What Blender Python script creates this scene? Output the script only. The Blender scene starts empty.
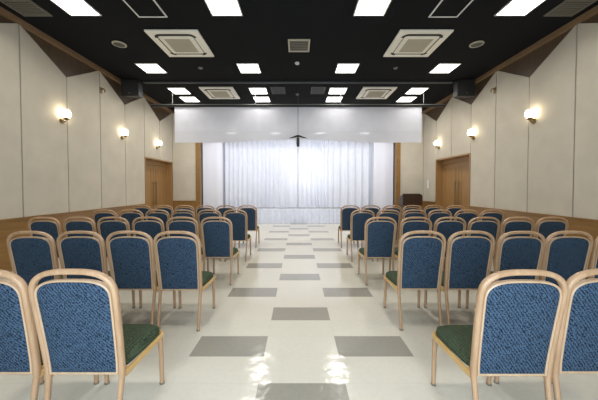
import bpy, bmesh, math, random
from mathutils import Vector, Matrix
random.seed(7)
C = bpy.context.scene.collection
PI = math.pi

# ------------------------------------------------------------------ sizes (metres; camera at the origin of the plan, looking along +Y)
EYE = 1.354          # camera height
W = 4.62             # half width of the hall
YB, YF = -0.7, 9.9   # back wall, front wall
HC = 4.13            # ceiling height
DADO = 0.85

# ------------------------------------------------------------------ materials
def srgb(r, g, b):
    f = lambda c: (c/255/12.92) if c/255 <= 0.04045 else ((c/255+0.055)/1.055)**2.4
    return (f(r), f(g), f(b), 1.0)

def mat(name, col, rough=0.6, metal=0.0, spec=0.5, noise=0.0, scale=8.0, bump=0.0, bscale=200.0, emit=None, estr=0.0, coat=0.0, sheen=0.0):
    m = bpy.data.materials.new(name); m.use_nodes = True
    nt = m.node_tree; b = nt.nodes['Principled BSDF']
    b.inputs['Base Color'].default_value = col
    b.inputs['Roughness'].default_value = rough
    b.inputs['Metallic'].default_value = metal
    b.inputs['Specular IOR Level'].default_value = spec
    b.inputs['Coat Weight'].default_value = coat
    b.inputs['Sheen Weight'].default_value = sheen
    if emit is not None:
        b.inputs['Emission Color'].default_value = emit
        b.inputs['Emission Strength'].default_value = estr
    tc = nt.nodes.new('ShaderNodeTexCoord')
    if noise > 0:
        n = nt.nodes.new('ShaderNodeTexNoise'); n.inputs['Scale'].default_value = scale; n.inputs['Detail'].default_value = 4
        nt.links.new(tc.outputs['Object'], n.inputs['Vector'])
        r = nt.nodes.new('ShaderNodeValToRGB')
        c0 = tuple(c*(1-noise) for c in col[:3])+(1,); c1 = tuple(min(1, c*(1+noise)) for c in col[:3])+(1,)
        r.color_ramp.elements[0].color = c0; r.color_ramp.elements[1].color = c1
        r.color_ramp.elements[0].position = 0.3; r.color_ramp.elements[1].position = 0.7
        nt.links.new(n.outputs['Fac'], r.inputs['Fac']); nt.links.new(r.outputs['Color'], b.inputs['Base Color'])
    if bump > 0:
        n2 = nt.nodes.new('ShaderNodeTexNoise'); n2.inputs['Scale'].default_value = bscale; n2.inputs['Detail'].default_value = 2
        nt.links.new(tc.outputs['Object'], n2.inputs['Vector'])
        bp = nt.nodes.new('ShaderNodeBump'); bp.inputs['Strength'].default_value = bump; bp.inputs['Distance'].default_value = 0.002
        nt.links.new(n2.outputs['Fac'], bp.inputs['Height']); nt.links.new(bp.outputs['Normal'], b.inputs['Normal'])
    return m

def wood(name, dark, light, stretch=(18, 18, 1.2), rough=0.4, coat=0.0):
    m = bpy.data.materials.new(name); m.use_nodes = True
    nt = m.node_tree; b = nt.nodes['Principled BSDF']; L = nt.links
    tc = nt.nodes.new('ShaderNodeTexCoord'); mp = nt.nodes.new('ShaderNodeMapping'); mp.inputs['Scale'].default_value = stretch
    n = nt.nodes.new('ShaderNodeTexNoise'); n.inputs['Scale'].default_value = 2.0; n.inputs['Detail'].default_value = 6; n.inputs['Roughness'].default_value = 0.6
    r = nt.nodes.new('ShaderNodeValToRGB'); r.color_ramp.elements[0].color = dark; r.color_ramp.elements[1].color = light
    r.color_ramp.elements[0].position = 0.3; r.color_ramp.elements[1].position = 0.7
    L.new(tc.outputs['Object'], mp.inputs['Vector']); L.new(mp.outputs['Vector'], n.inputs['Vector'])
    L.new(n.outputs['Fac'], r.inputs['Fac']); L.new(r.outputs['Color'], b.inputs['Base Color'])
    b.inputs['Roughness'].default_value = rough; b.inputs['Coat Weight'].default_value = coat
    return m

def woven(name, dark, light, thread=520.0, mixpos=(0.45, 0.7), sheen=0.0):
    """woven upholstery: a diagonal twill of light threads over a darker ground"""
    m = bpy.data.materials.new(name); m.use_nodes = True
    nt = m.node_tree; b = nt.nodes['Principled BSDF']; L = nt.links
    tc = nt.nodes.new('ShaderNodeTexCoord'); mp = nt.nodes.new('ShaderNodeMapping')
    mp.inputs['Rotation'].default_value = (0, math.radians(38), 0)
    L.new(tc.outputs['Object'], mp.inputs['Vector'])
    wv = nt.nodes.new('ShaderNodeTexWave'); wv.wave_type = 'BANDS'; wv.bands_direction = 'X'
    wv.inputs['Scale'].default_value = 22; wv.inputs['Distortion'].default_value = 3; wv.inputs['Detail'].default_value = 2; wv.inputs['Detail Scale'].default_value = 4
    L.new(mp.outputs['Vector'], wv.inputs['Vector'])
    n = nt.nodes.new('ShaderNodeTexNoise'); n.inputs['Scale'].default_value = 170; n.inputs['Detail'].default_value = 1
    L.new(tc.outputs['Object'], n.inputs['Vector'])
    mx = nt.nodes.new('ShaderNodeMath'); mx.operation = 'MULTIPLY_ADD'
    mx.inputs[1].default_value = 0.22
    L.new(wv.outputs['Fac'], mx.inputs[0]); L.new(n.outputs['Fac'], mx.inputs[2])
    r = nt.nodes.new('ShaderNodeValToRGB'); r.color_ramp.elements[0].color = dark; r.color_ramp.elements[1].color = light
    r.color_ramp.elements[0].position = mixpos[0]; r.color_ramp.elements[1].position = mixpos[1]
    L.new(mx.outputs[0], r.inputs['Fac']); L.new(r.outputs['Color'], b.inputs['Base Color'])
    b.inputs['Roughness'].default_value = 0.9; b.inputs['Sheen Weight'].default_value = sheen; b.inputs['Specular IOR Level'].default_value = 0.15
    bp = nt.nodes.new('ShaderNodeBump'); bp.inputs['Strength'].default_value = 0.3; bp.inputs['Distance'].default_value = 0.002
    L.new(mx.outputs[0], bp.inputs['Height']); L.new(bp.outputs['Normal'], b.inputs['Normal'])
    return m

def floor_mat():
    m = bpy.data.materials.new('vinyl_tiles'); m.use_nodes = True
    nt = m.node_tree; b = nt.nodes['Principled BSDF']; L = nt.links
    tc = nt.nodes.new('ShaderNodeTexCoord'); sp = nt.nodes.new('ShaderNodeSeparateXYZ'); L.new(tc.outputs['Object'], sp.inputs[0])
    def M(op, a, bb=None, c=None):
        n = nt.nodes.new('ShaderNodeMath'); n.operation = op
        for i, v in enumerate((a, bb, c)):
            if v is None: continue
            if isinstance(v, (int, float)): n.inputs[i].default_value = v
            else: L.new(v, n.inputs[i])
        return n.outputs[0]
    u = M('ADD', M('DIVIDE', M('SUBTRACT', sp.outputs['X'], 0.027), 0.6), 0.5)
    v = M('DIVIDE', M('SUBTRACT', 1.82, sp.outputs['Y']), 0.2915)
    col, row = M('FLOOR', u), M('FLOOR', v)
    rm = M('FLOORED_MODULO', row, 4.0)
    isc = M('MULTIPLY', M('COMPARE', rm, 0.0, 0.1), M('COMPARE', col, 0.0, 0.1))
    iss = M('MULTIPLY', M('COMPARE', rm, 2.0, 0.1), M('COMPARE', M('ABSOLUTE', col), 1.0, 0.1))
    gray = M('MAXIMUM', isc, iss)
    # joints
    fu, fv = M('FRACT', u), M('FRACT', v)
    eu = M('MULTIPLY', M('MINIMUM', fu, M('SUBTRACT', 1.0, fu)), 0.6)
    ev = M('MULTIPLY', M('MINIMUM', fv, M('SUBTRACT', 1.0, fv)), 0.2915)
    joint = M('LESS_THAN', M('MINIMUM', eu, ev), 0.0014)
    n = nt.nodes.new('ShaderNodeTexNoise'); n.inputs['Scale'].default_value = 30; n.inputs['Detail'].default_value = 5
    L.new(tc.outputs['Object'], n.inputs['Vector'])
    def mix(fac, a, c):
        x = nt.nodes.new('ShaderNodeMix'); x.data_type = 'RGBA'
        if isinstance(fac, float): x.inputs[0].default_value = fac
        else: L.new(fac, x.inputs[0])
        for i, vv in ((6, a), (7, c)):
            if isinstance(vv, tuple): x.inputs[i].default_value = vv
            else: L.new(vv, x.inputs[i])
        return x.outputs[2]
    cw = mix(n.outputs['Fac'], FLOOR_W0, FLOOR_W1)
    cg = mix(n.outputs['Fac'], FLOOR_G0, FLOOR_G1)
    c = mix(gray, cw, cg)
    c = mix(M('MULTIPLY', joint, 0.12), c, (0.12, 0.11, 0.09, 1))
    L.new(c, b.inputs['Base Color'])
    n3 = nt.nodes.new('ShaderNodeTexNoise'); n3.inputs['Scale'].default_value = 1.6; n3.inputs['Detail'].default_value = 3
    L.new(tc.outputs['Object'], n3.inputs['Vector'])
    L.new(M('MULTIPLY_ADD', n3.outputs['Fac'], 0.10, 0.06), b.inputs['Roughness'])
    b.inputs['Specular IOR Level'].default_value = 0.4
    bp = nt.nodes.new('ShaderNodeBump'); bp.inputs['Strength'].default_value = 0.28; bp.inputs['Distance'].default_value = 0.01
    n4 = nt.nodes.new('ShaderNodeTexNoise'); n4.inputs['Scale'].default_value = 9; n4.inputs['Detail'].default_value = 2
    L.new(tc.outputs['Object'], n4.inputs['Vector'])
    L.new(n4.outputs['Fac'], bp.inputs['Height']); L.new(bp.outputs['Normal'], b.inputs['Normal'])
    return m

FLOOR_W0, FLOOR_W1 = (0.62, 0.585, 0.49, 1), (0.69, 0.655, 0.56, 1)
FLOOR_G0, FLOOR_G1 = (0.29, 0.27, 0.225, 1), (0.345, 0.325, 0.275, 1)

LIGHT_E = 6.0
LAMP_W = 13.5
M_ = {}
M_['floor'] = floor_mat()
M_['wall'] = mat('wall_fabric', (0.525, 0.477, 0.388, 1), 0.85, noise=0.05, scale=3, bump=0.15, bscale=350)
M_['backing'] = wood('soffit_wood', (0.065, 0.04, 0.022, 1), (0.10, 0.062, 0.033, 1), rough=0.5)
M_['dado'] = wood('dado_wood', (0.21, 0.108, 0.030, 1), (0.285, 0.152, 0.046, 1), stretch=(6, 1.5, 12), rough=0.4)
M_['cornice'] = wood('cornice_wood', (0.20, 0.125, 0.065, 1), (0.27, 0.17, 0.09, 1), stretch=(18, 1.2, 18), rough=0.45)
M_['door'] = wood('door_wood', (0.27, 0.145, 0.05, 1), (0.37, 0.21, 0.08, 1), rough=0.35)
M_['ceil'] = mat('black_ceiling', (0.0045, 0.0055, 0.0068, 1), 0.9, noise=0.25, scale=40, spec=0.2)
M_['black'] = mat('black_paint', (0.012, 0.013, 0.016, 1), 0.5)
M_['darkgrey'] = mat('dark_grey_metal', (0.05, 0.055, 0.06, 1), 0.45, metal=0.3)
M_['grey'] = mat('grey_metal', (0.22, 0.22, 0.215, 1), 0.4, metal=0.4)
M_['olive'] = mat('vent_metal', (0.16, 0.15, 0.12, 1), 0.55)
M_['slot'] = mat('vent_slot', (0.02, 0.02, 0.02, 1), 0.7)
M_['ac'] = mat('ac_plastic', (0.90, 0.87, 0.77, 1), 0.45, noise=0.03, scale=6)
M_['acgrille'] = mat('ac_grille_plastic', (0.50, 0.46, 0.35, 1), 0.55)
M_['white'] = mat('white_enamel', (0.75, 0.75, 0.72, 1), 0.4)
M_['diff'] = mat('light_diffuser', (0.9, 0.9, 0.9, 1), 0.5, emit=(1.0, 0.97, 0.91, 1), estr=LIGHT_E)
M_['globe'] = mat('frosted_globe', (0.9, 0.85, 0.75, 1), 0.4, emit=(1.0, 0.86, 0.62, 1), estr=13.0)
M_['brass'] = mat('aged_brass', (0.28, 0.20, 0.10, 1), 0.35, metal=0.9)
M_['frame'] = wood('chair_beech', (0.37, 0.225, 0.12, 1), (0.49, 0.32, 0.19, 1), stretch=(14, 14, 2), rough=0.26)
M_['inner'] = wood('chair_pale_beech', (0.45, 0.30, 0.175, 1), (0.57, 0.405, 0.26, 1), stretch=(14, 14, 2), rough=0.35)
M_['rail'] = wood('chair_seat_rail', (0.52, 0.32, 0.11, 1), (0.66, 0.43, 0.17, 1), stretch=(10, 2, 10), rough=0.3)
M_['blue'] = woven('blue_weave', (0.005, 0.0095, 0.017, 1), (0.056, 0.096, 0.152, 1))
M_['green'] = woven('green_weave', (0.020, 0.032, 0.018, 1), (0.075, 0.10, 0.06, 1))
M_['cloth'] = mat('white_curtain_cloth', (0.72, 0.745, 0.83, 1), 0.85, bump=0.1, bscale=150, noise=0.02)
M_['drape'] = mat('white_side_drape', (0.74, 0.75, 0.83, 1), 0.85, bump=0.1, bscale=150)
M_['val'] = mat('valance_cloth', (0.76, 0.765, 0.84, 1), 0.7, noise=0.05, scale=2.5)
M_['hem'] = mat('valance_gloss_band', (0.78, 0.785, 0.85, 1), 0.05, spec=0.8, noise=0.02, scale=2.5)
M_['skirt'] = mat('satin_skirt', (0.66, 0.70, 0.82, 1), 0.3, bump=0.35, bscale=60, noise=0.08, scale=12)
M_['stage'] = mat('stage_boards', (0.34, 0.33, 0.33, 1), 0.5)
M_['lectern'] = wood('lectern_wood', (0.028, 0.014, 0.009, 1), (0.05, 0.026, 0.015, 1), rough=0.35)
M_['switch'] = mat('switch_plastic', (0.75, 0.74, 0.70, 1), 0.4)
M_['glass'] = mat('window_glass', (0.8, 0.85, 0.9, 1), 0.1)

# ------------------------------------------------------------------ mesh helpers
def box(bm, x0, x1, y0, y1, z0, z1, mi=0, bevel=0.0):
    vs = [bm.verts.new((x, y, z)) for x in (x0, x1) for y in (y0, y1) for z in (z0, z1)]
    fs = []
    for q in ((0, 1, 3, 2), (4, 6, 7, 5), (0, 4, 5, 1), (2, 3, 7, 6), (0, 2, 6, 4), (1, 5, 7, 3)):
        f = bm.faces.new([vs[i] for i in q]); f.material_index = mi; fs.append(f)
    if bevel:
        es = list({e for f in fs for e in f.edges})
        r = bmesh.ops.bevel(bm, geom=es, offset=bevel, segments=2, affect='EDGES', profile=0.5)
        for f in r['faces']: f.material_index = mi
    return fs

def prism(bm, pts, axis, a, b, mi=0):
    """polygon pts (2-D) extruded along an axis from a to b.  axis 'x': pts=(y,z); 'y': pts=(x,z); 'z': pts=(x,y)"""
    def P(p, t):
        return {'x': (t, p[0], p[1]), 'y': (p[0], t, p[1]), 'z': (p[0], p[1], t)}[axis]
    A = [bm.verts.new(P(p, a)) for p in pts]; B = [bm.verts.new(P(p, b)) for p in pts]
    n = len(pts)
    fs = [bm.faces.new(A), bm.faces.new(B[::-1])]
    for i in range(n):
        fs.append(bm.faces.new((A[i], B[i], B[(i+1) % n], A[(i+1) % n])))
    for f in fs: f.material_index = mi
    return fs

def sweep(bm, pts, ra, rb, side=None, n=10, caps=True, power=2.6, mi=0):
    """tube along pts with a rounded profile; ra across (in the direction of side), rb the other way; ra, rb numbers or lists"""
    pts = [Vector(p) for p in pts]; N = len(pts); rings = []
    for i, p in enumerate(pts):
        t = (pts[min(i+1, N-1)] - pts[max(i-1, 0)]).normalized()
        s = Vector(side) if side is not None else (Vector((0, 0, 1)) if abs(t.z) < 0.9 else Vector((1, 0, 0)))
        b = (s - t*s.dot(t)).normalized(); a = t.cross(b).normalized()
        A = ra[i] if isinstance(ra, (list, tuple)) else ra
        B = rb[i] if isinstance(rb, (list, tuple)) else rb
        ring = []
        for k in range(n):
            th = 2*PI*(k+0.5)/n; c, s_ = math.cos(th), math.sin(th)
            ca = math.copysign(abs(c)**(2/power), c); sa = math.copysign(abs(s_)**(2/power), s_)
            ring.append(bm.verts.new(p + a*(A*ca) + b*(B*sa)))
        rings.append(ring)
    for i in range(N-1):
        for k in range(n):
            f = bm.faces.new((rings[i][k], rings[i][(k+1) % n], rings[i+1][(k+1) % n], rings[i+1][k])); f.material_index = mi; f.smooth = True
    if caps:
        for r in (rings[0][::-1], rings[-1]):
            f = bm.faces.new(r); f.material_index = mi

def lathe(bm, prof, c=(0, 0, 0), n=24, mi=0, flip=False):
    rings = []
    for r, z in prof:
        rings.append([bm.verts.new((c[0]+r*math.cos(2*PI*k/n), c[1]+r*math.sin(2*PI*k/n), c[2]+z)) for k in range(n)])
    for i in range(len(rings)-1):
        for k in range(n):
            f = bm.faces.new((rings[i][k], rings[i][(k+1) % n], rings[i+1][(k+1) % n], rings[i+1][k])); f.smooth = True; f.material_index = mi
    for r in (rings[0], rings[-1]):
        try:
            f = bm.faces.new(r); f.material_index = mi
        except ValueError: pass

def obj(name, bm, mats, parent=None, loc=None):
    bmesh.ops.recalc_face_normals(bm, faces=bm.faces[:])
    for e in bm.edges:
        if len(e.link_faces) == 2 and e.calc_face_angle(0) > 0.8: e.smooth = False
    me = bpy.data.meshes.new(name); bm.to_mesh(me); bm.free()
    if not isinstance(mats, (list, tuple)): mats = [mats]
    for m in mats: me.materials.append(m)
    o = bpy.data.objects.new(name, me); C.objects.link(o)
    if parent is not None: o.parent = parent
    if loc is not None: o.location = loc
    return o

def tag(o, label, cat, group=None, kind=None):
    o['label'] = label; o['category'] = cat
    if group: o['group'] = group
    if kind: o['kind'] = kind
    return o

def thing(name, label, cat, loc=(0, 0, 0), group=None, kind=None):
    o = bpy.data.objects.new(name, None); C.objects.link(o); o.location = loc; o.empty_display_size = 0.1
    return tag(o, label, cat, group, kind)

def dup(root, loc, label, scale=None):
    r = root.copy(); C.objects.link(r); r.location = loc; r['label'] = label
    for ch in [c for c in C.objects if c.parent == root]:
        c = ch.copy(); C.objects.link(c); c.parent = r
        for g in [g for g in C.objects if g.parent == ch]:
            d = g.copy(); C.objects.link(d); d.parent = c
    return r

def struct(name, bm, mats, label, cat):
    return tag(obj(name, bm, mats), label, cat, kind='structure')

# ------------------------------------------------------------------ room shell
bm = bmesh.new(); box(bm, -W-0.6, W+0.6, YB-0.3, YF+2.2, -0.1, 0.0)
struct('floor', bm, M_['floor'], 'glossy off-white tiled floor with grey tiles checkered along the aisle', 'floor')
bm = bmesh.new(); box(bm, -W-0.6, W+0.6, YB-0.3, YF+2.2, HC, HC+0.1)
struct('ceiling', bm, M_['ceil'], 'flat black ceiling carrying rows of square lights', 'ceiling')

SEAM = [round(-0.9 + 0.9*i, 3) for i in range(13)]     # panel joints every 0.9 m, last at 9.9
def top_at(y):                                          # saw-tooth top edge of the wall panels: high at 4.5, 6.3 ..., low at 5.4, 7.2 ...
    k = round((y-4.5)/0.9)
    return 4.055 if k % 2 == 0 else 3.545

DOOR_H = 2.27
def side_wall(side, d0, d1):
    s = -1 if side == 'left' else 1
    def X(x): return s*x
    bm = bmesh.new()
    def bx(x0, x1, y0, y1, z0, z1, mi=0):
        a, b = sorted((X(x0), X(x1))); box(bm, a, b, y0, y1, z0, z1, mi)
    bx(W+0.03, W+0.12, YB-0.1, d0, 0, HC, 1)
    bx(W+0.03, W+0.12, d0, d1, DOOR_H, HC, 1)
    if d1 < YF: bx(W+0.03, W+0.12, d1, YF+0.1, 0, HC, 1)
    g = 0.010
    for y0, y1 in zip(SEAM[:-1], SEAM[1:]):
        zb = DADO
        if y0 >= d0-0.05 and y1 <= d1+0.08: zb = DOOR_H
        a, b = y0+g, y1-g
        prism(bm, [(a, zb), (b, zb), (b, top_at(y1)), (a, top_at(y0))], 'x', X(W), X(W+0.031), 0)
    struct('wall_'+side, bm, [M_['wall'], M_['backing']], f'beige panelled {side} wall with a zigzag top edge over dark wood', 'wall')
    # wainscot with a cap rail
    bm = bmesh.new()
    for a, b in ((YB, d0), (d1, YF)):
        if b-a < 0.1: continue
        bx(W-0.006, W+0.035, a, b, 0.0, DADO-0.03)
        bx(W-0.022, W+0.035, a, b, DADO-0.03, DADO)
        bx(W-0.016, W-0.005, a, b, 0.0, 0.09)
    struct('trim_1' if s < 0 else 'trim_2', bm, M_['dado'], f'honey-brown wood wainscot along the foot of the {side} wall', 'wainscot')
    bm = bmesh.new(); bx(W-0.05, W+0.03, YB, YF, HC-0.085, HC)
    struct('trim_3' if s < 0 else 'trim_4', bm, M_['cornice'], f'brown wood cornice between black ceiling and {side} wall', 'cornice')
    # recessed double door
    t = thing('door_1' if s < 0 else 'door_2', 'recessed brown wooden double door in the left wall' if s < 0 else 'recessed brown wooden double door in the right wall', 'door', (X(W), (d0+d1)/2, 0), kind='structure')
    h = (d1-d0)/2; R = 0.27
    bm = bmesh.new()
    def lb(x0, x1, y0, y1, z0, z1):
        a, b = sorted((X(x0), X(x1))); box(bm, a, b, y0, y1, z0, z1, 0)
    lb(-0.012, R, -h, -h+0.04, 0, DOOR_H); lb(-0.012, R, h-0.04, h, 0, DOOR_H)
    lb(-0.012, R, -h+0.04, h-0.04, DOOR_H-0.04, DOOR_H); lb(R, R+0.05, -h, h, 0, DOOR_H)
    obj('door_frame', bm, M_['door'], t)
    for k in (-1, 1):
        bm = bmesh.new()
        a, b = sorted((k*0.006, k*(h-0.045)))
        lb(R-0.045, R-0.002, a, b, 0.01, DOOR_H-0.19)
        # applied vertical mouldings
        for f in (0.18, 0.82):
            yy = a+(b-a)*f; lb(R-0.055, R-0.044, yy-0.012, yy+0.012, 0.15, DOOR_H-0.32)
        leaf = obj('door_leaf', bm, M_['door'], t)
        bm = bmesh.new()
        sweep(bm, [(X(R-0.10), k*0.09, 0.75), (X(R-0.10), k*0.09, 1.55)], 0.014, 0.014, n=10, power=2)
        for z in (0.82, 1.48): sweep(bm, [(X(R-0.10), k*0.09, z), (X(R-0.04), k*0.09, z)], 0.008, 0.008, n=8, power=2)
        obj('door_handle', bm, M_['brass'], leaf)
    bm = bmesh.new(); lb(R-0.06, R-0.002, -h+0.04, h-0.04, DOOR_H-0.18, DOOR_H-0.04)
    obj('transom', bm, M_['door'], t)

side_wall('left', 8.1, 9.87)
side_wall('right', 7.2, 9.0)

# front wall with the stage opening
OP = 3.61
bm = bmesh.new()
for s in (-1, 1):
    a, b = sorted((s*(OP+0.05), s*(W+0.1))); box(bm, a, b, YF+0.03, YF+0.12, 0, HC, 1)
    a, b = sorted((s*(OP+0.145), s*(W-0.002))); box(bm, a, b, YF, YF+0.03, DADO, 4.045, 0)
box(bm, -OP-0.18, OP+0.18, YF, YF+0.12, 3.32, HC, 0)
struct('wall_front', bm, [M_['wall'], M_['backing']], 'beige front wall on both sides of the stage opening', 'wall')
bm = bmesh.new()
for s in (-1, 1):
    a, b = sorted((s*OP, s*(OP+0.155))); box(bm, a, b, YF-0.03, YF+0.14, 0, 3.32)
box(bm, -OP, OP, YF-0.03, YF+0.14, 3.2, 3.32)
struct('trim_5', bm, M_['dado'], 'brown wooden frame around the stage opening', 'trim')
bm = bmesh.new()
for s in (-1, 1):
    a, b = sorted((s*(OP+0.155), s*(W-0.006))); box(bm, a, b, YF-0.01, YF+0.03, 0, DADO-0.03); box(bm, a, b, YF-0.025, YF+0.03, DADO-0.03, DADO)
struct('trim_6', bm, M_['dado'], 'brown wood wainscot at the foot of the front wall', 'wainscot')
# stage back and side walls
bm = bmesh.new(); box(bm, -OP-0.2, OP+0.2, YF+1.7, YF+1.8, 0, HC)
for s in (-1, 1):
    a, b = sorted((s*(OP+0.1), s*(OP+0.2))); box(bm, a, b, YF+0.14, YF+1.7, 0, HC)
struct('wall_stage', bm, M_['wall'], 'pale wall closing the stage behind the curtains', 'wall')
# back wall behind the camera; its unseen window is assumed, added to light the nearest chairs
WX, WZ0, WZ1 = 1.3, 0.35, 2.35
bm = bmesh.new()
box(bm, -W-0.12, -WX, YB-0.1, YB, 0, HC); box(bm, WX, W+0.12, YB-0.1, YB, 0, HC)
box(bm, -WX, WX, YB-0.1, YB, 0, WZ0); box(bm, -WX, WX, YB-0.1, YB, WZ1, HC)
struct('wall_back', bm, M_['wall'], 'beige back wall behind the camera with an added, assumed window', 'wall')
bm = bmesh.new()
for x in (-WX, -WX/2, 0, WX/2, WX): box(bm, x-0.03, x+0.03, YB-0.09, YB-0.02, WZ0, WZ1)
for z in (WZ0+0.025, WZ1-0.025): box(bm, -WX, WX, YB-0.09, YB-0.02, z-0.025, z+0.025)
struct('assumed_window_1', bm, M_['white'], 'assumed white-framed window added in the unseen back wall', 'window')

# ------------------------------------------------------------------ stage
bm = bmesh.new(); box(bm, -OP, OP, YF+0.05, YF+1.7, 0.0, 0.553)
struct('floor_stage', bm, M_['stage'], 'low stage deck behind the white skirt', 'stage')

def pleated(x0, x1, y, z0, z1, amp, wav, seed, zarch=None, rows=10, thick=0.006, mi=0, irregular=0.35):
    bm = bmesh.new(); rnd = random.Random(seed)
    n = max(24, int((x1-x0)/0.02)); ph = 0; xs = []; dep = []
    phase = rnd.random()*6
    for i in range(n+1):
        x = x0+(x1-x0)*i/n; xs.append(x)
        lw = wav*(1+irregular*math.sin(x*1.7+phase)+irregular*0.6*math.sin(x*4.1+phase*2))
        ph += 2*PI*((x1-x0)/n)/lw
        dep.append(math.sin(ph)+0.35*math.sin(2*ph+1))
    grid = []
    for j in range(rows+1):
        t = j/rows; r = []
        for i, x in enumerate(xs):
            zb = z0 + (zarch(x) if zarch else 0)
            z = zb+(z1-zb)*t
            a = amp*(1-0.35*t)
            r.append((x, y+a*dep[i], z))
        grid.append(r)
    F = [[bm.verts.new(p) for p in r] for r in grid]
    B = [[bm.verts.new((p[0], p[1]+thick, p[2])) for p in r] for r in grid]
    for j in range(rows):
        for i in range(n):
            f = bm.faces.new((F[j][i], F[j][i+1], F[j+1][i+1], F[j+1][i])); f.smooth = True; f.material_index = mi
            f = bm.faces.new((B[j][i], B[j+1][i], B[j+1][i+1], B[j][i+1])); f.smooth = True; f.material_index = mi
    for j in range(rows):
        bm.faces.new((F[j][0], F[j+1][0], B[j+1][0], B[j][0])); bm.faces.new((F[j][n], B[j][n], B[j+1][n], F[j+1][n]))
    for i in range(n):
        bm.faces.new((F[0][i], B[0][i], B[0][i+1], F[0][i+1])); bm.faces.new((F[rows][i], F[rows][i+1], B[rows][i+1], B[rows][i]))
    return bm

YC = YF+0.45
tag(obj('stage_curtain', pleated(-2.95, -0.01, YC, 0.56, 3.6, 0.032, 0.23, 3), M_['cloth']), 'left half of the white pleated curtain at the back of the stage', 'curtain', 'white stage curtains')
tag(obj('stage_curtain', pleated(0.01, 2.95, YC, 0.56, 3.6, 0.032, 0.23, 5), M_['cloth']), 'right half of the white pleated curtain at the back of the stage', 'curtain', 'white stage curtains')
tag(obj('side_drape', pleated(-OP+0.01, -2.85, YC-0.2, 0.56, 3.6, 0.008, 0.5, 8), M_['drape']), 'smooth pale drape between the left stage post and the pleated curtain', 'curtain', 'side drapes')
tag(obj('side_drape', pleated(2.85, OP-0.01, YC-0.2, 0.56, 3.6, 0.008, 0.5, 9), M_['drape']), 'smooth pale drape between the pleated curtain and the right stage post', 'curtain', 'side drapes')
tag(obj('stage_skirt', pleated(-OP+0.005, OP-0.005, YF, 0.004, 0.556, 0.014, 0.30, 11, rows=8), M_['skirt']), 'shiny white cloth skirt hung along the low stage front', 'stage skirt')

# valance hung from a rail in front of the stage
YV = 7.91
t = thing('valance_rail', 'thin dark rail hung below the ceiling above the white valance', 'rail', (0, YV, HC))
bm = bmesh.new(); box(bm, -4.3, 4.3, -0.03, 0.03, -0.43, -0.36, 0, 0.006); obj('track', bm, M_['black'], t)
bm = bmesh.new(); box(bm, -4.3, 4.3, -0.045, -0.03, -0.385, -0.36, 0); obj('track_edge', bm, M_['grey'], t)
for x in (-3.68, -1.25, 1.25, 3.68):
    bm = bmesh.new(); sweep(bm, [(x, 0, 0), (x, 0, -0.37)], 0.007, 0.007, n=8, power=2); obj('hanger_rod', bm, M_['grey'], t)
t = thing('stage_valance', 'wide white valance hung across the room in front of the stage', 'valance', (0, YV, 0))
arch = lambda x: 0.085*max(0.0, 1-(abs(x)/1.9)**1.6)
ZH = 3.0
obj('cloth', pleated(-3.62, 3.63, 0, ZH, 3.695, 0.004, 0.9, 21, rows=8), M_['val'], t)
obj('hem_band', pleated(-3.62, 3.63, 0, 2.66, ZH, 0.0, 1.6, 21, zarch=arch, rows=6), M_['hem'], t)

# second rail flush under the ceiling, ending at the two loudspeakers
bm = bmesh.new(); box(bm, -4.05, 4.05, 7.06, 7.14, HC-0.05, HC, 0, 0.005)
tag(obj('ceiling_track', bm, M_['darkgrey']), 'dark grey track across the black ceiling between the two loudspeakers', 'rail')

def loudspeaker(s):
    t = thing('loudspeaker', f'black box loudspeaker under the ceiling at the {"left" if s < 0 else "right"} end of the track', 'speaker', (s*4.33, 6.95, 3.70), 'ceiling corner loudspeakers')
    bm = bmesh.new(); box(bm, -0.225, 0.225, 0.0, 0.20, 0.0, 0.43, 0, 0.012); obj('cabinet', bm, M_['black'], t)
    bm = bmesh.new(); box(bm, -0.20, 0.20, -0.014, -0.001, 0.03, 0.40, 0, 0.005); g = obj('grille', bm, M_['slot'], t)
    bm = bmesh.new(); bmesh.ops.create_uvsphere(bm, u_segments=12, v_segments=8, radius=0.012, matrix=Matrix.Translation((0, -0.018, 0.07))); obj('badge', bm, M_['grey'], g)
for s in (-1, 1): loudspeaker(s)

# hanging microphone in front of the valance
t = thing('hanging_microphone', 'black microphone hanging on a cord in front of the white valance', 'microphone', (0.0, 7.78, 2.44))
bm = bmesh.new(); sweep(bm, [(0, 0, 0.40), (0, 0, HC-2.44)], 0.006, 0.006, n=8, power=2); obj('cord', bm, M_['darkgrey'], t)
bm = bmesh.new(); lathe(bm, [(0.012, 0.36), (0.042, 0.33), (0.045, 0.18), (0.038, 0.085), (0.012, 0.075)], n=16); obj('microphone_body', bm, M_['black'], t)
bm = bmesh.new(); lathe(bm, [(0.008, 0.415), (0.055, 0.405), (0.05, 0.375), (0.01, 0.36)], n=16); obj('hub', bm, M_['black'], t)
for s in (-1, 1):
    bm = bmesh.new(); sweep(bm, [(s*0.02, 0, 0.39), (s*0.13, 0, 0.355), (s*0.25, 0, 0.325)], [0.02, 0.016, 0.006], [0.03, 0.022, 0.008], n=8); obj('arm', bm, M_['black'], t)

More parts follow.
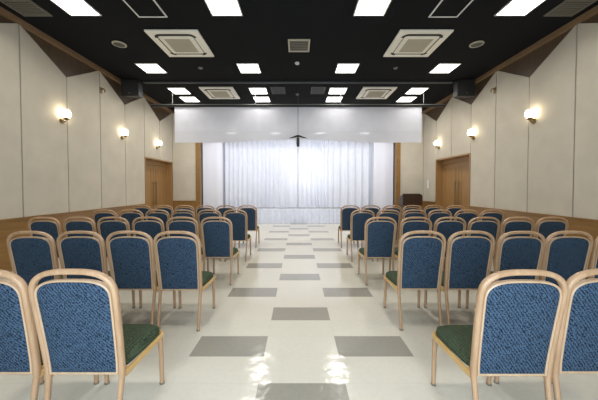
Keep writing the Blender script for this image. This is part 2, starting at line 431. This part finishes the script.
# ------------------------------------------------------------------ ceiling fixtures
COLS = [-3.42, -1.14, 1.14, 3.42]
ROWS = [1.97, 4.15, 6.33, 7.8, 8.54]
def make_light():
    t = thing('ceiling_light', '', 'ceiling light', (0, 0, HC), 'square ceiling lights')
    bm = bmesh.new()
    a, b = 0.248, 0.228
    for (x0, x1, y0, y1) in ((-a, a, -a, -b), (-a, a, b, a), (-a, -b, -b, b), (b, a, -b, b)):
        box(bm, x0, x1, y0, y1, -0.012, 0.0)
    obj('frame', bm, M_['white'], t)
    bm = bmesh.new(); box(bm, -b, b, -b, b, -0.008, 0.0); obj('diffuser', bm, M_['diff'], t)
    l = bpy.data.lights.new('lamp', 'AREA'); l.size = 0.44; l.energy = LAMP_W; l.color = (1.0, 0.96, 0.89); l.spread = math.radians(150)
    lo = bpy.data.objects.new('lamp', l); C.objects.link(lo); lo.parent = t; lo.location = (0, 0, -0.014)
    return t
cn = ['leftmost column', 'column left of the aisle', 'column right of the aisle', 'rightmost column']
rn = {4.15: 'row nearest the camera', 6.33: 'middle row before the track', 7.8: 'row just beyond the track', 8.54: 'last row above the valance'}
L0 = make_light(); first = True
for y in ROWS:
    for i, x in enumerate(COLS):
        if y > 2:
            lab = f'lit square ceiling light in the {cn[i]}, {rn[y]}'
        else:
            lab = f'lit square ceiling light overhead, {cn[i]}, mirrored in the valance'
        if first: L0.location = (x, y, HC); L0['label'] = lab; first = False
        else: dup(L0, (x, y, HC), lab)

def air_conditioner(x, y, label):
    t = thing('air_conditioner', label, 'air conditioner', (x, y, HC), 'ceiling cassette air conditioners')
    bm = bmesh.new(); box(bm, -0.475, 0.475, -0.475, 0.475, -0.035, 0.0, 0, 0.012); obj('panel', bm, M_['ac'], t)
    # louvre slots round the intake, three sides rounded into one dark band
    bm = bmesh.new()
    r, w = 0.352, 0.03
    pts = []
    for cx, cy, a0 in ((1, 1, 0), (-1, 1, 90), (-1, -1, 180), (1, -1, 270)):
        for k in range(6):
            a = math.radians(a0+18*k); pts.append((cx*(r-0.09)+0.09*math.cos(a), cy*(r-0.09)+0.09*math.sin(a), -0.037))
    pts.append(pts[0])
    sweep(bm, pts, w, 0.006, side=(0, 0, 1), n=8, caps=False)
    for v in bm.verts:
        pass
    obj('air_slot', bm, M_['slot'], t)
    for k in range(4):
        bm = bmesh.new()
        c, s = math.cos(k*PI/2), math.sin(k*PI/2)
        box(bm, -0.27, 0.27, 0.34, 0.385, -0.046, -0.036, 0, 0.003)
        bmesh.ops.rotate(bm, cent=(0, 0, 0), matrix=Matrix.Rotation(k*PI/2, 3, 'Z'), verts=bm.verts)
        obj('louvre', bm, M_['ac'] if k != 2 else M_['slot'], t)
    bm = bmesh.new(); box(bm, -0.30, 0.30, -0.30, 0.30, -0.046, -0.034, 0, 0.006); g = obj('intake_frame', bm, M_['ac'], t)
    bm = bmesh.new(); box(bm, -0.235, 0.235, -0.235, 0.235, -0.050, -0.045, 0)
    for k in range(14):
        yy = -0.22+0.44*k/13; box(bm, -0.23, 0.23, yy-0.008, yy+0.008, -0.055, -0.049)
    obj('intake_grille', bm, M_['acgrille'], g)
for x, y, lab in ((-2.24, 5.25, 'cream ceiling cassette air conditioner over the left chairs, the larger and nearer one'),
                  (2.27, 5.25, 'cream ceiling cassette air conditioner over the right chairs, the larger and nearer one'),
                  (-2.28, 7.95, 'cream ceiling cassette air conditioner near the left end of the valance'),
                  (2.28, 7.95, 'cream ceiling cassette air conditioner near the right end of the valance')):
    air_conditioner(x, y, lab)

def vent(x, y, wx, wy, label, frame, slats, n=7, group='ceiling vents'):
    t = thing('ceiling_vent', label, 'vent', (x, y, HC), group)
    a, b, e = wx/2, wy/2, 0.03
    bm = bmesh.new()
    for (x0, x1, y0, y1) in ((-a, a, -b, -b+e), (-a, a, b-e, b), (-a, -a+e, -b+e, b-e), (a-e, a, -b+e, b-e)): box(bm, x0, x1, y0, y1, -0.018, 0.0, 0)
    obj('frame', bm, frame, t)
    bm = bmesh.new(); box(bm, -a+e, a-e, -b+e, b-e, -0.004, 0.0)
    obj('backing', bm, M_['slot'], t)
    bm = bmesh.new()
    for k in range(n):
        yy = -b+e+(2*b-2*e)*(k+0.5)/n; h = (b-e)/n*0.55
        box(bm, -a+e, a-e, yy-h, yy+h, -0.014, -0.006)
    obj('slats', bm, slats, t)
vent(-4.2, 4.2, 0.46, 0.40, 'olive-grey louvred vent in the ceiling beside the left wall', M_['olive'], M_['olive'])
vent(4.2, 4.2, 0.46, 0.40, 'olive-grey louvred vent in the ceiling beside the right wall', M_['olive'], M_['olive'])
vent(0.02, 5.32, 0.42, 0.45, 'square grey louvred vent in the ceiling above the middle of the aisle', M_['acgrille'], M_['olive'], 6)
vent(-0.57, 7.75, 0.40, 0.55, 'small dark vent in the ceiling just left of the centre line', M_['darkgrey'], M_['darkgrey'])
vent(0.57, 7.75, 0.40, 0.55, 'small dark vent in the ceiling just right of the centre line', M_['darkgrey'], M_['darkgrey'])

for s in (-1, 1):
    sd = 'left' if s < 0 else 'right'
    t = thing('access_hatch', f'square black ceiling hatch with pale metal rim, {sd} of the aisle', 'hatch', (s*2.36, 4.2, HC), 'ceiling access hatches')
    a, e = 0.235, 0.022
    bm = bmesh.new()
    for (x0, x1, y0, y1) in ((-a, a, -a, -a+e), (-a, a, a-e, a), (-a, -a+e, -a+e, a-e), (a-e, a, -a+e, a-e)): box(bm, x0, x1, y0, y1, -0.014, 0.0)
    obj('rim', bm, M_['white'], t)
    bm = bmesh.new(); box(bm, -a+e, a-e, -a+e, a-e, -0.008, 0.0); obj('hatch_panel', bm, M_['ceil'], t)
    t = thing('ceiling_speaker', f'round grey speaker set in the ceiling near the {sd} wall', 'speaker', (s*3.47, 5.27, HC), 'round ceiling speakers')
    bm = bmesh.new(); lathe(bm, [(0.125, 0), (0.125, -0.012), (0.103, -0.022), (0.098, -0.012), (0.098, 0)]); obj('rim', bm, M_['acgrille'], t)
    bm = bmesh.new(); lathe(bm, [(0.097, 0.0), (0.097, -0.010), (0.06, -0.014), (0.005, -0.015)]); obj('grille', bm, M_['darkgrey'], t)
    bm = bmesh.new(); lathe(bm, [(0.05, 0), (0.05, -0.014), (0.03, -0.03), (0.004, -0.034)], n=16)
    tag(obj('sprinkler_head', bm, M_['grey'], loc=(s*2.27, 6.3, HC)), f'tiny grey sprinkler head in the ceiling over the {sd} chairs', 'sprinkler', 'sprinkler heads')
for y, lab in ((6.05, 'small pale smoke detector on the ceiling over the aisle before the track'), (8.05, 'small pale smoke detector on the ceiling over the aisle beyond the track')):
    bm = bmesh.new(); lathe(bm, [(0.05, 0), (0.05, -0.02), (0.035, -0.04), (0.004, -0.045)], n=16)
    tag(obj('smoke_detector', bm, M_['white'] if y < 7 else M_['grey'], loc=(-0.02, y, HC)), lab, 'smoke detector', 'smoke detectors')

# ------------------------------------------------------------------ wall fittings
def sconce(s, y, label):
    t = thing('wall_sconce', label, 'wall lamp', (s*W, y, 2.755), 'wall sconces')
    bm = bmesh.new()
    lathe(bm, [(0.005, -0.02), (0.05, -0.02), (0.055, 0.0), (0.005, 0.012)], n=16)
    bmesh.ops.rotate(bm, cent=(0, 0, 0), matrix=Matrix.Rotation(PI/2, 3, 'Y'), verts=bm.verts)
    bmesh.ops.translate(bm, verts=bm.verts, vec=(-s*0.012, 0, -0.11))
    obj('wall_plate', bm, M_['brass'], t)
    bm = bmesh.new(); sweep(bm, [(-s*0.01, 0, -0.11), (-s*0.04, 0, -0.125), (-s*0.075, 0, -0.12), (-s*0.09, 0, -0.08)], 0.010, 0.010, n=8, power=2); obj('arm', bm, M_['brass'], t)
    bm = bmesh.new(); lathe(bm, [(0.012, -0.10), (0.035, -0.085), (0.05, -0.05), (0.046, -0.048)], c=(-s*0.09, 0, 0), n=16); obj('cup', bm, M_['brass'], t)
    bm = bmesh.new(); lathe(bm, [(0.03, -0.055), (0.062, -0.035), (0.076, 0.01), (0.076, 0.05), (0.06, 0.09), (0.045, 0.105), (0.004, 0.108)], c=(-s*0.09, 0, 0), n=20); obj('glass_shade', bm, M_['globe'], t)
for s in (-1, 1):
    sd = 'left' if s < 0 else 'right'
    for y, w_ in ((5.27, f'glowing sconce on the {sd} wall, the nearest and largest of three'),
                  (7.06, f'glowing sconce on the {sd} wall, the middle one of three'),
                  (8.80, f'glowing sconce on the {sd} wall, the one farthest and above the door')):
        sconce(s, y, w_)
    if True:
        t = thing('wall_bracket', f'small grey metal bracket high on the {sd} wall below a zigzag peak', 'bracket', (s*W, 6.33, 3.62), 'wall brackets')
        bm = bmesh.new(); a, b = sorted((0, -s*0.012)); box(bm, a, b, -0.04, 0.04, -0.07, 0.07); obj('plate', bm, M_['brass'], t)
        bm = bmesh.new(); sweep(bm, [(-s*0.01, 0, 0.03), (-s*0.08, 0, 0.03), (-s*0.10, 0, 0.0), (-s*0.09, 0, -0.05)], 0.012, 0.012, n=8); obj('hook', bm, M_['brass'], t)
t = thing('wall_switch', 'tall white switch plate on the right wall beyond the door', 'switch', (W, 9.52, 1.46))
bm = bmesh.new(); box(bm, -0.014, 0.0, -0.06, 0.06, -0.15, 0.15, 0, 0.003); obj('plate', bm, M_['switch'], t)
for z in (-0.08, 0.0, 0.08):
    bm = bmesh.new(); box(bm, -0.020, -0.013, -0.03, 0.03, z-0.03, z+0.03, 0, 0.002); obj('rocker', bm, M_['switch'], t)

# ------------------------------------------------------------------ lectern
t = thing('lectern', 'dark brown wooden lectern in front of the right stage post', 'lectern', (3.88, 9.25, 0))
bm = bmesh.new(); box(bm, -0.27, 0.27, -0.20, 0.20, 0.0, 0.06, 0, 0.008); obj('base', bm, M_['lectern'], t)
bm = bmesh.new(); box(bm, -0.23, 0.23, -0.15, 0.15, 0.06, 0.78, 0, 0.006); obj('body', bm, M_['lectern'], t)
bm = bmesh.new(); prism(bm, [(-0.33, 0.74), (0.33, 0.74), (0.33, 1.06), (0.24, 1.13), (-0.33, 1.13)], 'y', -0.19, -0.16); obj('front_board', bm, M_['lectern'], t)
bm = bmesh.new(); prism(bm, [(-0.16, 1.08), (0.22, 0.98), (0.22, 0.95), (-0.16, 1.05)], 'x', -0.31, 0.31); obj('reading_top', bm, M_['lectern'], t)
for s in (-1, 1):
    bm = bmesh.new(); a, b = sorted((s*0.31, s*0.33)); prism(bm, [(-0.16, 0.74), (0.2, 0.74), (0.22, 0.95), (-0.16, 1.10)], 'x', a, b); obj('side_panel', bm, M_['lectern'], t)

# ------------------------------------------------------------------ banquet chairs
def back_y(z): return 0.058 - 0.085*((z-0.39)/0.56)**1.15 if z > 0.39 else 0.058
def arch_path(hw, zt, zs, z0, n=28, power=2.7, waist=0.0):
    pts = []
    for k in range(7):
        z = z0+(zs-z0)*k/7
        pts.append((-(hw-waist*(1-(z-z0)/(zs-z0))), z))
    for k in range(n+1):
        th = PI - PI*k/n; c, s_ = math.cos(th), math.sin(th)
        pts.append((hw*math.copysign(abs(c)**(2/power), c), zs+(zt-zs)*abs(s_)**(2/power)))
    for k in range(6, -1, -1):
        z = z0+(zs-z0)*k/7
        pts.append(((hw-waist*(1-(z-z0)/(zs-z0))), z))
    out = [pts[0]]
    for p in pts[1:]:
        if math.hypot(p[0]-out[-1][0], p[1]-out[-1][1]) > 0.004: out.append(p)
    return [(x, back_y(z), z) for x, z in out]

def make_chair():
    t = thing('banquet_chair', '', 'chair', (0, 0, 0), 'banquet chairs facing the stage')
    # outer arch
    bm = bmesh.new(); sweep(bm, arch_path(0.2065, 0.936, 0.80, 0.350, power=2.9, waist=0.012), 0.0142, 0.0165, side=(0, 1, 0), n=12)
    obj('back_frame', bm, M_['frame'], t)
    # inner frame round the upholstery
    bm = bmesh.new()
    p = arch_path(0.186, 0.889, 0.785, 0.371, power=3.1, waist=0.011)
    sweep(bm, p, 0.0068, 0.015, side=(0, 1, 0), n=10)
    sweep(bm, [p[0], p[-1]], 0.010, 0.009, n=10)
    inner = obj('back_trim', bm, M_['inner'], t)
    # upholstered back: bulged pad, blue behind, green in front
    bm = bmesh.new()
    nu, nv = 12, 26; z0, zs, zt, hw, pw = 0.379, 0.785, 0.884, 0.181, 3.1
    def hwz(z):
        if z <= zs: return hw-0.011*(1-(z-z0)/(zs-z0))
        return hw*max(0.0, 1-((z-zs)/(zt-zs))**pw)**(1/pw)
    G = {}
    for sgn in (-1, 1):
        for j in range(nv+1):
            tt = j/nv
            z = z0+(zt-z0)*(1-(1-tt)**1.35)
            wd = max(hwz(z), 0.002)
            for i in range(nu+1):
                u = -1+2*i/nu
                ed = (1-abs(u)**4)*(1-abs(2*(z-z0)/(zt-z0)-1)**6)
                th = 0.010+0.014*max(0, ed)**0.5
                G[sgn, j, i] = bm.verts.new((u*wd, back_y(z)+sgn*th, z))
    for sgn in (-1, 1):
        for j in range(nv):
            for i in range(nu):
                f = bm.faces.new([G[sgn, j, i], G[sgn, j, i+1], G[sgn, j+1, i+1], G[sgn, j+1, i]]); f.smooth = True; f.material_index = 0 if sgn < 0 else 1
    for j in range(nv):
        for i in (0, nu):
            bm.faces.new([G[-1, j, i], G[1, j, i], G[1, j+1, i], G[-1, j+1, i]])
    for i in range(nu):
        for j in (0, nv):
            bm.faces.new([G[-1, j, i], G[1, j, i], G[1, j, i+1], G[-1, j, i+1]])
    obj('backrest', bm, [M_['blue'], M_['green']], t)
    # seat cushion
    bm = bmesh.new()
    n = 32; prof = [(0.90, 0.364), (0.985, 0.368), (1.0, 0.384), (0.985, 0.404), (0.90, 0.418), (0.6, 0.426), (0.2, 0.429)]
    rings = []
    for sc, z in prof:
        r = []
        for k in range(n):
            th = 2*PI*k/n; c, s_ = math.cos(th), math.sin(th)
            x = 0.197*math.copysign(abs(c)**(2/5), c); y = 0.215*math.copysign(abs(s_)**(2/5), s_)
            x *= 1+0.06*(y/0.215)
            r.append(bm.verts.new((x*sc, 0.278+y*sc, z)))
        rings.append(r)
    for a, b in zip(rings[:-1], rings[1:]):
        for k in range(n):
            f = bm.faces.new((a[k], a[(k+1) % n], b[(k+1) % n], b[k])); f.smooth = True
    bm.faces.new(rings[0][::-1]); bm.faces.new(rings[-1])
    obj('seat', bm, M_['green'], t)
    # seat rail: two sides and a rounded front
    bm = bmesh.new()
    pts = [(-0.196, 0.055, 0.352)]
    for k in range(1, 6): pts.append((-0.196-0.008*k/6, 0.055+0.36*k/6, 0.352))
    for cx, a0 in ((-1, 180), (1, 90)):
        for k in range(7):
            a = math.radians(a0-15*k); pts.append((cx*0.146+0.060*math.cos(a), 0.434+0.060*math.sin(a), 0.352))
    for k in range(5, 0, -1): pts.append((0.196+0.008*k/6, 0.055+0.36*k/6, 0.352))
    pts.append((0.196, 0.055, 0.352))
    sweep(bm, pts, 0.011, 0.017, side=(0, 0, 1), n=10)
    sweep(bm, [(-0.195, 0.10, 0.366), (0.195, 0.10, 0.366)], 0.009, 0.012, side=(0, 0, 1), n=8)
    obj('seat_rail', bm, M_['rail'], t)
    for s in (-1, 1):
        bm = bmesh.new()
        sweep(bm, [(s*0.189, 0.0, 0.006), (s*0.190, 0.022, 0.14), (s*0.191, 0.043, 0.25), (s*0.1935, 0.058, 0.360)], [0.012, 0.013, 0.0135, 0.0138], [0.012, 0.013, 0.014, 0.0145], side=(0, 1, 0), n=10)
        leg = obj('leg', bm, M_['frame'], t)
        bm = bmesh.new(); lathe(bm, [(0.015, 0.0), (0.0165, 0.004), (0.016, 0.011), (0.012, 0.012)], c=(s*0.189, 0, 0), n=12); obj('foot_cap', bm, M_['olive'], leg)
        bm = bmesh.new()
        sweep(bm, [(s*0.190, 0.475, 0.006), (s*0.189, 0.470, 0.2), (s*0.187, 0.462, 0.345)], [0.013, 0.0145, 0.016], [0.012, 0.0135, 0.015], side=(0, 1, 0), n=10)
        leg = obj('leg', bm, M_['frame'], t)
        bm = bmesh.new(); lathe(bm, [(0.015, 0.0), (0.0165, 0.004), (0.016, 0.011), (0.012, 0.012)], c=(s*0.190, 0.475, 0), n=12); obj('foot_cap', bm, M_['olive'], leg)
    return t

chair0 = make_chair(); used = False
rows = [1.34, 2.5, 3.67, 4.84, 6.0]
rown = ['row nearest the camera', 'second row from the camera', 'third row from the camera', 'fourth row from the camera', 'row nearest the stage']
ordn = ['aisle-side', 'second from aisle', 'third from aisle', 'fourth from aisle', 'fifth from aisle', 'wall-side sixth']
rr = random.Random(3)
X0 = [(-1.122, 1.115), (-1.125, 1.165), (-1.125, 1.14), (-1.14, 1.165), (-1.14, 1.165)]   # aisle-side chair of each row
for ri, y in enumerate(rows):
    for s in (-1, 1):
        n = {0: 2, 1: 4 if s < 0 else 5}.get(ri, 6)
        for k in range(n):
            x = X0[ri][s > 0] + s*(0.455 if ri < 2 else 0.47)*k
            lab = f'blue-backed banquet chair, {"left" if s < 0 else "right"} block, {ordn[k]}, {rown[ri]}'
            loc = (x+rr.uniform(-0.008, 0.008), y+rr.uniform(-0.012, 0.012), 0)
            if not used: chair0.location = loc; chair0['label'] = lab; used = True
            else: dup(chair0, loc, lab)

# ------------------------------------------------------------------ light
def area(name, loc, rot, sx, sy, power, col):
    l = bpy.data.lights.new(name, 'AREA'); l.shape = 'RECTANGLE'; l.size = sx; l.size_y = sy; l.energy = power; l.color = col
    o = bpy.data.objects.new(name, l); C.objects.link(o); o.location = loc; o.rotation_euler = rot; return o
area('assumed_daylight', (0, YB-0.15, (WZ0+WZ1)/2), (PI/2, 0, 0), 2*WX, WZ1-WZ0, 178, (0.74, 0.87, 1.0))  # cool light through the assumed window, added to brighten the nearest chair backs
area('stage_batten', (0, YF-1.6, 2.97), (math.radians(80), 0, 0), 6.5, 0.2, 62, (0.88, 0.92, 1.0))
sp = bpy.data.lights.new('stage_spot', 'SPOT'); sp.energy = 75; sp.spot_size = math.radians(52); sp.spot_blend = 1.0; sp.shadow_soft_size = 0.1; sp.color = (0.97, 0.98, 1.0)
so = bpy.data.objects.new('stage_spot', sp); C.objects.link(so); so.location = (0.3, YF-1.6, 2.98)
so.rotation_euler = (Vector((0.4, YC, 1.9))-so.location).to_track_quat('-Z', 'Y').to_euler()
w = bpy.data.worlds.new('World'); bpy.context.scene.world = w; w.use_nodes = True
w.node_tree.nodes['Background'].inputs[0].default_value = (0.6, 0.7, 0.9, 1); w.node_tree.nodes['Background'].inputs[1].default_value = 0.3

# ------------------------------------------------------------------ camera
F = 268.0
cam = bpy.data.cameras.new('Camera'); co = bpy.data.objects.new('Camera', cam); C.objects.link(co)
cam.sensor_fit = 'HORIZONTAL'; cam.sensor_width = 36; cam.lens = F/598*36
co.location = (0, 0, EYE); co.rotation_euler = (math.radians(90-1.3), 0, 0)
cam.shift_x = 1/598; cam.shift_y = -6.9/598; cam.clip_start = 0.05
sc = bpy.context.scene; sc.camera = co
sc.view_settings.view_transform = 'Standard'; sc.view_settings.look = 'None'; sc.view_settings.gamma = 1.0
sc.view_settings.exposure = 0.0
